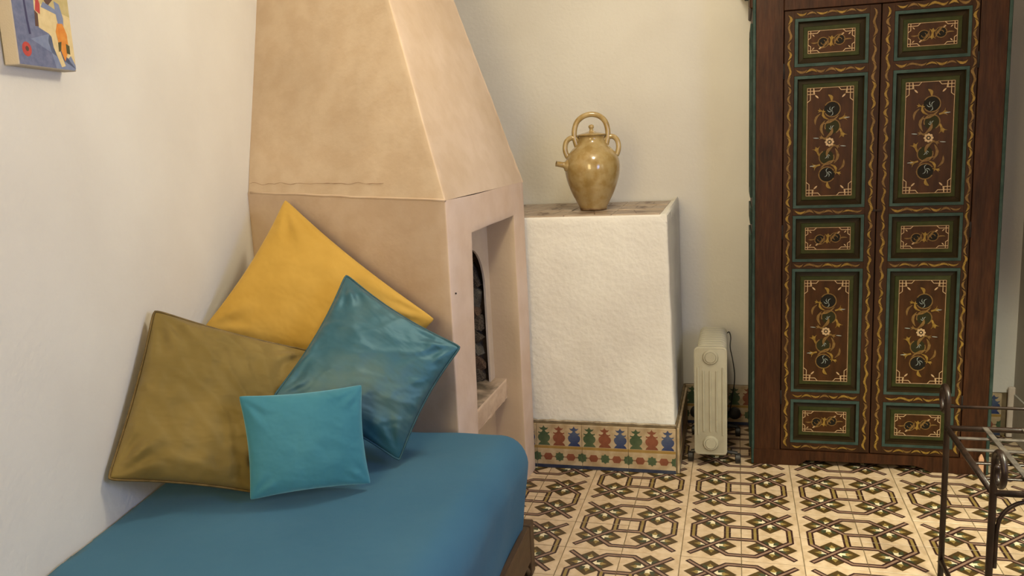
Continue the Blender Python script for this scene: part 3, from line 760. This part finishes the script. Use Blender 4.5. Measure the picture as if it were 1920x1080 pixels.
mb.tube([(x, y, z) for x, y, z in smooth3(pts)], .0026, 'plastic', 8); mb.build('cord', rad, True)

# ------------------------------------------------------------------ glazed jug
jz = 1.1065
jug = tag(empty('glazed_jug', (-.624, .36, jz), radians(12)), 'yellow-green glazed lidded jug with hoop handle on the tiled ledge', 'jug')
mb = MB(); prof = [(.050, 0), (.056, .003), (.060, .010), (.075, .040), (.095, .080), (.111, .125), (.119, .165), (.120, .190), (.115, .218), (.103, .243), (.083, .266), (.066, .282), (.058, .296), (.056, .308), (.058, .315), (.060, .318), (.054, .318), (.048, .30), (.02, .29), (.001, .29)]
def dense(p, k=3):
    out = []
    for i in range(len(p)-1):
        p0 = Vector(p[max(i-1, 0)]); p1 = Vector(p[i]); p2 = Vector(p[i+1]); p3 = Vector(p[min(i+2, len(p)-1)])
        for j in range(k):
            t = j/k; out.append(tuple(.5*((2*p1)+(-p0+p2)*t+(2*p0-5*p1+4*p2-p3)*t*t+(-p0+3*p1-3*p2+p3)*t**3)))
    return out+[tuple(p[-1])]
def densev(p, k=6):
    return dense(p, k)
mb.lathe([(max(r, .001), z) for r, z in dense(prof[:16], 4)]+prof[16:], 'glaze', 56); mb.build('body', jug, 60)
mb = MB(); mb.lathe([(.040, -.001), (.0572, -.001), (.0585, .004), (.0612, .009), (.058, .0095), (.04, .006)], 'glaze_dark', 40); mb.build('foot', jug, True)
mb = MB(); mb.lathe([(.001, .312), (.056, .318), (.063, .3195), (.064, .322), (.058, .326), (.040, .331), (.018, .336), (.010, .339), (.007, .346), (.011, .352), (.013, .358), (.010, .364), (.003, .367), (.001, .3675)], 'glaze', 40)
lid = mb.build('lid', jug, 60)
mb = MB(); mb.tube(densev([(-.060, 0, .262), (-.071, 0, .300), (-.074, 0, .338), (-.062, 0, .378), (-.034, 0, .402), (0, 0, .410), (.034, 0, .402), (.060, 0, .378), (.071, 0, .338), (.068, 0, .300), (.058, 0, .262)], 4), .0118, 'glaze', 12); mb.build('hoop_handle', jug, True)
for s_ in (-1, 1):
    mb = MB(); mb.tube(densev([(s_*.052, 0, .298), (s_*.070, 0, .310), (s_*.092, 0, .312), (s_*.110, 0, .296), (s_*.116, 0, .268), (s_*.110, 0, .240), (s_*.098, 0, .222)], 4), .0112, 'glaze', 12); mb.build('ear_handle', jug, True)
mb = MB(); spm = Matrix.Translation((-.108, -.030, .196)) @ Matrix.Rotation(radians(15), 4, 'Z') @ Matrix.Rotation(radians(-78), 4, 'Y')
mb.lathe([(.024, -.012), (.027, .0), (.025, .008), (.015, .014), (.0125, .02), (.0115, .050), (.0125, .052), (.0085, .052), (.007, .03), (.001, .03)], 'glaze', 24, spm); mb.build('spout', jug, 50)

# ------------------------------------------------------------------ daybed
bed = tag(empty('daybed_frame', (-1.1, -1.5, 0)), 'dark brown wooden daybed frame under the blue cover', 'bed')
BO = Vector((1.1, 1.5, 0))
P0 = Vector((-.668, -.775)); U = Vector((-1, -.02)); V = Vector((.02, -1)); BW, BL = .995, 2.1
def bp(u, v, z): p = P0+U*u+V*v; return Vector((p.x, p.y, z))
def bbox(mb, u0, u1, v0, v1, z0, z1, m, bev=.003):
    vs = [bp(u, v, z) for z in (z0, z1) for u, v in ((u0, v0), (u1, v0), (u1, v1), (u0, v1))]
    bm = bmesh.new(); q = [bm.verts.new(v) for v in vs]
    for f in ((0, 1, 2, 3), (7, 6, 5, 4), (0, 4, 5, 1), (1, 5, 6, 2), (2, 6, 7, 3), (3, 7, 4, 0)): bm.faces.new([q[i] for i in f])
    bmesh.ops.recalc_face_normals(bm, faces=bm.faces)
    if bev: bmesh.ops.bevel(bm, geom=bm.edges[:], offset=bev, segments=1, affect='EDGES')
    mb.addbm(bm, m)
for u0 in (0, BW-.07):
    for v0 in (0, BL-.07):
        mb = MB(); bbox(mb, u0, u0+.05, v0, v0+.05, 0, .180, 'bedframe'); mb.build('leg', bed).location = BO
for u0 in (.002, BW-.05): mb = MB(); bbox(mb, u0, u0+.022, .052, BL-.072, .055, .178, 'bedframe'); mb.build('side_rail', bed).location = BO
for v0 in (.012, BL-.05): mb = MB(); bbox(mb, .05, BW-.06, v0, v0+.03, .055, .178, 'bedframe'); mb.build('end_rail', bed).location = BO
mb = MB(); bbox(mb, .04, BW-.04, .04, BL-.04, .150, .172, 'bedframe'); mb.build('slat_deck', bed).location = BO
mb = MB(); mb.tube([bp(.014, .048+.06*i/8, .012+.05*(i/8)**.8) for i in range(9)], .010, 'bedframe', 8); mb.build('bracket', bed, True).location = BO
# blue cover over the mattress
mb = MB(); ZM = .488; R = .085; nu, nv = 90, 150; over = .40
u0, u1, v0, v1 = -.004+R, BW-.01-R*.4, .0+R, BL-R; arc = R*pi/2; dmax = arc+.25
vs = []; uvs = []
for j in range(nv+1):
    for i in range(nu+1):
        uu = u0-dmax+(u1-u0+2*dmax)*i/nu; vv = v0-dmax+(v1-v0+2*dmax)*j/nv
        cu, cv = min(max(uu, u0), u1), min(max(vv, v0), v1); du, dv = uu-cu, vv-cv; d = sqrt(du*du+dv*dv)
        if d > 1e-9: nu_, nv_ = du/d, dv/d
        else: nu_ = nv_ = 0
        lim = arc+.228+.012*sin(vv*9)+.006*sin(uu*13+1); d = min(d, lim)
        Rr = R
        if d < arc: h = Rr*sin(d/Rr); z = ZM-Rr*(1-cos(d/Rr))
        else: h = Rr-.030*(d-arc)/.23; z = ZM-Rr-(d-arc)
        wv = .006*noise.noise(Vector((uu*2.5, vv*2.5, 0)))+.0035*noise.noise(Vector((uu*7, vv*5, 4)))
        if d >= arc*.6: h += .007*noise.noise(Vector((uu*6+5, vv*6, 2)))
        z += wv if d < arc else 0
        z += .012*min(1, 0)+(-.010*max(0, 1-abs(d)/.2) if False else 0)
        p = bp(cu+nu_*h, cv+nv_*h, z); lim_x = wallx(p.y)+.012
        if p.x < lim_x: p.x = lim_x
        vs.append(p); uvs.append((uu, vv))
fs = [[j*(nu+1)+i, (j+1)*(nu+1)+i, (j+1)*(nu+1)+i+1, j*(nu+1)+i+1] for j in range(nv) for i in range(nu)]
mb.faces(vs, fs, 'f_bed'); cover = mb.build('bed_cover', None, True)
uvl = cover.data.uv_layers.new(name='uv')
for l in cover.data.loops: uvl.data[l.index].uv = uvs[l.vertex_index]
so = cover.modifiers.new('s', 'SOLIDIFY'); so.thickness = .004; so.offset = -1
tag(cover, 'blue cotton cover draped over the daybed mattress', 'bedspread')

# ------------------------------------------------------------------ cushions
def cushion(name, c, thick, fab, label, pip=None, nrm_to=None, sag=.05, wr_amp=.006, seed=0, n=44, hem=None, powr=.52, peak=1.0, fold=None):
    """c = four corners (bl, br, tr, tl) seen from the front; thick = half thickness; pose baked into the corners"""
    c = [Vector(p) for p in c]; o0 = (c[0]+c[1]+c[2]+c[3])/4
    ex = (c[1]+c[2]-c[0]-c[3]).normalized(); ey = (c[3]+c[2]-c[0]-c[1]); nr = ex.cross(ey).normalized()
    if nr.dot(CAM-o0) < 0: nr = -nr
    def pos(u, v):
        # edges bow inwards, corners stay sharp
        uu = u+ -sag*(2*u-1)*(1-abs(2*v-1)**2)*1.0*abs(2*u-1)**2; vv = v-sag*(2*v-1)*(1-abs(2*u-1)**2)*abs(2*v-1)**2
        k_ = 1-.022*(abs(2*u-1)*abs(2*v-1))**16; uu = .5+(uu-.5)*k_; vv = .5+(vv-.5)*k_
        return c[0]*(1-uu)*(1-vv)+c[1]*uu*(1-vv)+c[2]*uu*vv+c[3]*(1-uu)*vv
    vs = []; fs = []; uv = []
    for side in (1, -1):
        for j in range(n+1):
            for i in range(n+1):
                u, v = i/n, j/n; x, y = 2*u-1, 2*v-1
                e = max(0, (1-x*x))*max(0, (1-y*y)); t = thick*(e**powr)
                sd = Vector((u*4+seed, v*4, seed*3.1+side*9))
                w = noise.noise(sd)*.6+.4*noise.noise(sd*2.3)
                rid = 1-abs(noise.noise(Vector((u*3.2+v*2.6+seed, (v-u)*1.1, seed))))*2.2
                edge = min(1, e*6)
                cr = 0
                if pip:      # sharp slanting creases of the crisp shot cloth
                    for q_, (fa, fb) in enumerate(((3.5, 1.2), (6.5, 2.0))):
                        n_ = noise.noise(Vector(((u-v)*fb+seed*1.7, (u+v)*fa+.8*noise.noise(Vector((u*2, v*2, seed))), seed+q_*5)))
                        cr += max(0, 1-abs(n_)*5)**1.5*(.75 if q_ == 0 else .5)
                k = wr_amp*(w*1.2+max(0, rid)*.5+cr*.75)*edge
                # gathers fanning out of the corners
                for qx, qy in ((-1, -1), (1, -1), (1, 1), (-1, 1)):
                    dd = sqrt((x-qx)**2+(y-qy)**2); an = atan2(y-qy, x-qx)
                    k += wr_amp*.8*sin(an*11+seed)*math.exp(-((dd-.35)/.25)**2)*edge
                vs.append(pos(u, v)+nr*side*(t+k)-o0); uv.append((u, v))
    m = (n+1)**2
    for s_ in (0, 1):
        for j in range(n):
            for i in range(n):
                a_ = s_*m+j*(n+1)+i; f = [a_, a_+1, a_+n+2, a_+n+1]; fs.append(f if s_ == 0 else f[::-1])
    mb = MB(); mb.faces(vs, fs, fab); me = mb.mesh(name, True)
    ul = me.uv_layers.new(name='uv')
    for l in me.loops: ul.data[l.index].uv = uv[l.vertex_index]
    bm = bmesh.new(); bm.from_mesh(me); bmesh.ops.remove_doubles(bm, verts=bm.verts, dist=1e-5); bmesh.ops.recalc_face_normals(bm, faces=bm.faces); bm.to_mesh(me); bm.free()
    o = link(bpy.data.objects.new(name, me)); o.location = o0
    sb = o.modifiers.new('s', 'SUBSURF'); sb.levels = 1; sb.render_levels = 1
    tag(o, label, 'cushion', 'cushions piled on the daybed')
    if pip:
        pts = [pos(i/n, 0)-o0 for i in range(n)]+[pos(1, i/n)-o0 for i in range(n)]+[pos(1-i/n, 1)-o0 for i in range(n)]+[pos(0, 1-i/n)-o0 for i in range(n)]
        mp = MB(); mp.tube(pts, .0032, pip, 8, closed=True); mp.build('piping', o, True)
    return o
cushion('cushion', [(-1.20, -.88, .545), (-.940, -.835, .868), (-1.547, -.655, 1.262), (-1.65, -1.06, .880)], .062, 'f_yellow',
        'large mustard yellow velvet cushion propped on its corner against the fireplace', sag=.035, wr_amp=.0065, seed=1, n=56)
cushion('cushion', [(-1.565, -1.625, .615), (-1.262, -1.40, .500), (-1.272, -1.04, .808), (-1.60, -1.33, .998)], .055, 'f_gold',
        'olive bronze metallic cushion leaning on the left wall', 'p_gold', sag=.022, wr_amp=.012, seed=5, n=56)
cushion('cushion', [(-.967, -1.150, .512), (-.808, -1.0, .822), (-1.212, -.905, 1.028), (-1.285, -1.28, .735)], .060, 'f_teal',
        'dark teal metallic cushion standing on one corner in front of the yellow one', 'p_teal', sag=.045, wr_amp=.008, seed=9, n=56)
cushion('cushion', [(-1.262, -1.475, .512), (-.982, -1.312, .508), (-1.008, -1.265, .781), (-1.294, -1.43, .789)], .055, 'f_velvet',
        'small turquoise velvet cushion in front, smallest of the four', sag=.034, wr_amp=.0035, seed=14, n=44)

# ------------------------------------------------------------------ small painting on the left wall
pa = tag(empty('canvas_painting', (-1.585, -1.60, 1.64)), 'small canvas painting of a blue alley high on the left wall', 'painting')
wn = Vector((nl.x, nl.y, 0)); wd = Vector((WD.x, WD.y, 0))
pl0 = Vector((wallx(-1.765)+.003, -1.765, 1.630)); PWd, PH, PT = .206, .27, .034
Mx = Matrix.Identity(4)
pa.matrix_world = Matrix(((wd.x, -wn.x, 0, pl0.x), (wd.y, -wn.y, 0, pl0.y), (0, 0, 1, pl0.z), (0, 0, 0, 1)))
mb = MB(); mb.box((0, -PT, 0), (PWd, 0, PH), 'canvas', .002); mb.build('stretched_canvas', pa)
for nm, c_, c2_ in (('a_blue', (.10, .12, .22), (.16, .18, .29)), ('a_blue2', (.16, .20, .33), (.20, .24, .36)), ('a_navy', (.03, .03, .10), None), ('a_sand', (.62, .48, .24), (.70, .56, .30)),
                    ('a_ochre', (.45, .36, .15), (.52, .42, .2)), ('a_brown', (.09, .04, .03), None), ('a_white', (.66, .64, .60), None), ('a_orange', (.62, .19, .02), (.68, .28, .04)), ('a_red', (.50, .06, .04), (.42, .04, .04)), ('a_dgreen', (.06, .06, .02), None), ('a_cream', (.72, .66, .52), None)):
    M[nm] = mat('paint_'+nm[2:], c_, .6, c2_, 60)
a = Art(); w_, h_ = PWd-.002, PH-.002
a.poly([(0.002, .002), (w_, .002), (w_, h_), (.002, h_)], 'a_sand', 1)
# pixel space of the photograph's crop: x 0..1 across the face, y up in metres
a.poly([(.002, .002), (.13, .002), (.118, .040), (.112, .062), (.118, .078), (.085, .088), (.074, .10), (.078, .16), (.088, .19), (.075, .225), (.06, h_), (.002, h_)], 'a_blue', 2)
a.poly([(.050, .060), (.118, .078), (.112, .062), (.118, .040), (.13, .002), (.165, .002), (.20, .002), (w_, .006), (w_, .014), (.19, .035), (.165, .020), (.14, .045), (.125, .035)], 'a_blue2', 3)
a.poly([(.165, .010), (.150, .006), (.128, .050), (.125, .075), (.140, .085), (.150, .045)], 'a_sand', 4)
a.poly([(.080, .145), (w_, .125), (w_, h_), (.095, h_), (.088, .19)], 'a_ochre', 3)
a.poly([(.115, .150), (.105, .20), (.115, .235), (.140, .245), (.160, .228), (.165, .185), (.150, .16), (.125, .14)], 'a_brown', 5)
a.poly([(.125, .165), (.122, .205), (.137, .230), (.154, .215), (.158, .165)], 'a_white', 6)
a.stroke([(.140, .165), (.140, .20)], .006, 'a_blue2', 7)
a.stroke([(.040, .215), (.046, .10), (.050, .070)], .007, 'a_navy', 5)
a.poly([(.06, .19), (.082, .185), (.085, .155), (.075, .17), (.06, .17)], 'a_navy', 6)
a.poly([(.078, .125), (.088, .165), (.098, .14), (.094, .118)], 'a_red', 6)
a.poly([(.072, .090), (.084, .09), (.086, .118), (.076, .125)], 'a_brown', 6)
a.poly([(.10, .135), (.155, .125), (.155, .135), (.11, .148)], 'a_blue2', 6)
a.poly([(.158, .09), (.175, .095), (.178, .12), (.168, .150), (.150, .155), (.152, .125)], 'a_blue2', 6)
a.poly([(.165, .020), (.150, .055), (.143, .085), (.152, .105), (.172, .107), (.184, .085), (.185, .05)], 'a_orange', 8)
a.poly([(.146, .040), (.155, .045), (.160, .065), (.147, .062)], 'a_dgreen', 9); a.poly([(.175, .040), (.188, .038), (.189, .058), (.176, .062)], 'a_dgreen', 9)
a.disc((.032, .036), .016, 'a_red', 6, 12); a.disc((.033, .037), .006, 'a_brown', 7, 8)
m2 = MB(); a.put(m2, lambda x, y, e: (x, -PT-e, y), .00012); m2.build('painted_face', pa)

# ------------------------------------------------------------------ wrought-iron rack
rk = tag(empty('iron_rack', (.86, -.86, 0)), 'dark wrought-iron luggage rack with scrolled corner posts at right', 'rack')
RO = Vector((-.86, -.86+1.72, 0)); RO = Vector((-.86, .86, 0))
RX0, RX1, RY0, RY1, RZ = .602, 1.13, -1.105, -.622, .50
def rpart(mb, name, smooth=True): o = mb.build(name, rk, smooth); o.location = RO; return o
for x in (RX0, RX1):
    for y, d in ((RY1, 1), (RY0, -1)):
        mb = MB(); pts = [(x, y, 0), (x, y, .2), (x, y, .4), (x, y, .53), (x, y+d*.002, .57)]
        for k in range(1, 26):
            t = k/25; an = pi*2.15*t; r = .046*(1-.55*t)
            pts.append((x, y+d*.045-d*r*cos(an), (.576+.050*sin(an)*(1-.50*t)-.006*t)))
        mb.tube(pts, [.009]*5+[.009-.002*k/25 for k in range(1, 26)], 'iron', 10); rpart(mb, 'scrolled_post')
for y in (RY1, RY0):
    mb = MB(); mb.tube([(RX0, y, RZ), (RX1, y, RZ)], .009, 'iron', 8); rpart(mb, 'end_rail')
    if y == RY1: continue
    mb = MB(); pts = [(RX0+.012, y, .30), (RX0+.013, y, .40), (RX0+.022, y, .44), (RX0+.045, y, .468), (RX0+.09, y, .482), ((RX0+RX1)/2, y, .49)]
    pts = [tuple(p) for p in smooth3(pts, 4)]; mx = [(RX0+RX1-p[0], p[1], p[2]) for p in pts[::-1]]
    mb.tube(pts+mx[1:], .0055, 'iron', 8); rpart(mb, 'arched_brace')
mb = MB(); mb.tube([(RX0, RY1, .568), (RX1, RY1, .568)], .005, 'iron', 8); rpart(mb, 'back_rail')
for x in (RX0, RX1):
    mb = MB(); mb.tube([(x, RY1, RZ), (x, RY0, RZ)], .009, 'iron', 8); rpart(mb, 'side_rail')
    mb = MB(); mb.tube([(x, RY1, .066), (x, RY0, .066)], .0075, 'iron', 8); rpart(mb, 'stretcher')
for k, x in enumerate((.705, .81, .915, 1.02)):
    mb = MB(); mb.box((x-.008, RY0, RZ+.003), (x+.008, RY1, RZ+.008), 'iron_worn', .001); rpart(mb, 'slat', False)
for y in (-.70, -.795, -.895, -1.0):
    mb = MB(); mb.box((RX0, y-.007, RZ-.006), (RX1, y+.007, RZ-.001), 'iron_worn' if y > -.82 else 'iron', .001); rpart(mb, 'cross_bar', False)

# small peach strip, upright with a tapered top, in front of the wardrobe foot
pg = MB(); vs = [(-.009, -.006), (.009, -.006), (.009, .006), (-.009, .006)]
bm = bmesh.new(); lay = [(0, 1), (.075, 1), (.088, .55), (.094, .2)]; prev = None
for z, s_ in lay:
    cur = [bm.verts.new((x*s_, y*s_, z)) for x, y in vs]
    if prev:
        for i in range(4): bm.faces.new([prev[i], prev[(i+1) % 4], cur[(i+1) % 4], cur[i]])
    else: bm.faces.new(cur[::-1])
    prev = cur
bm.faces.new(prev); pg.addbm(bm, 'peach'); o = pg.build('peach_strip'); o.location = (.935, .262, 0)
tag(o, 'small peach-coloured strip standing at the wardrobe foot', 'strip')
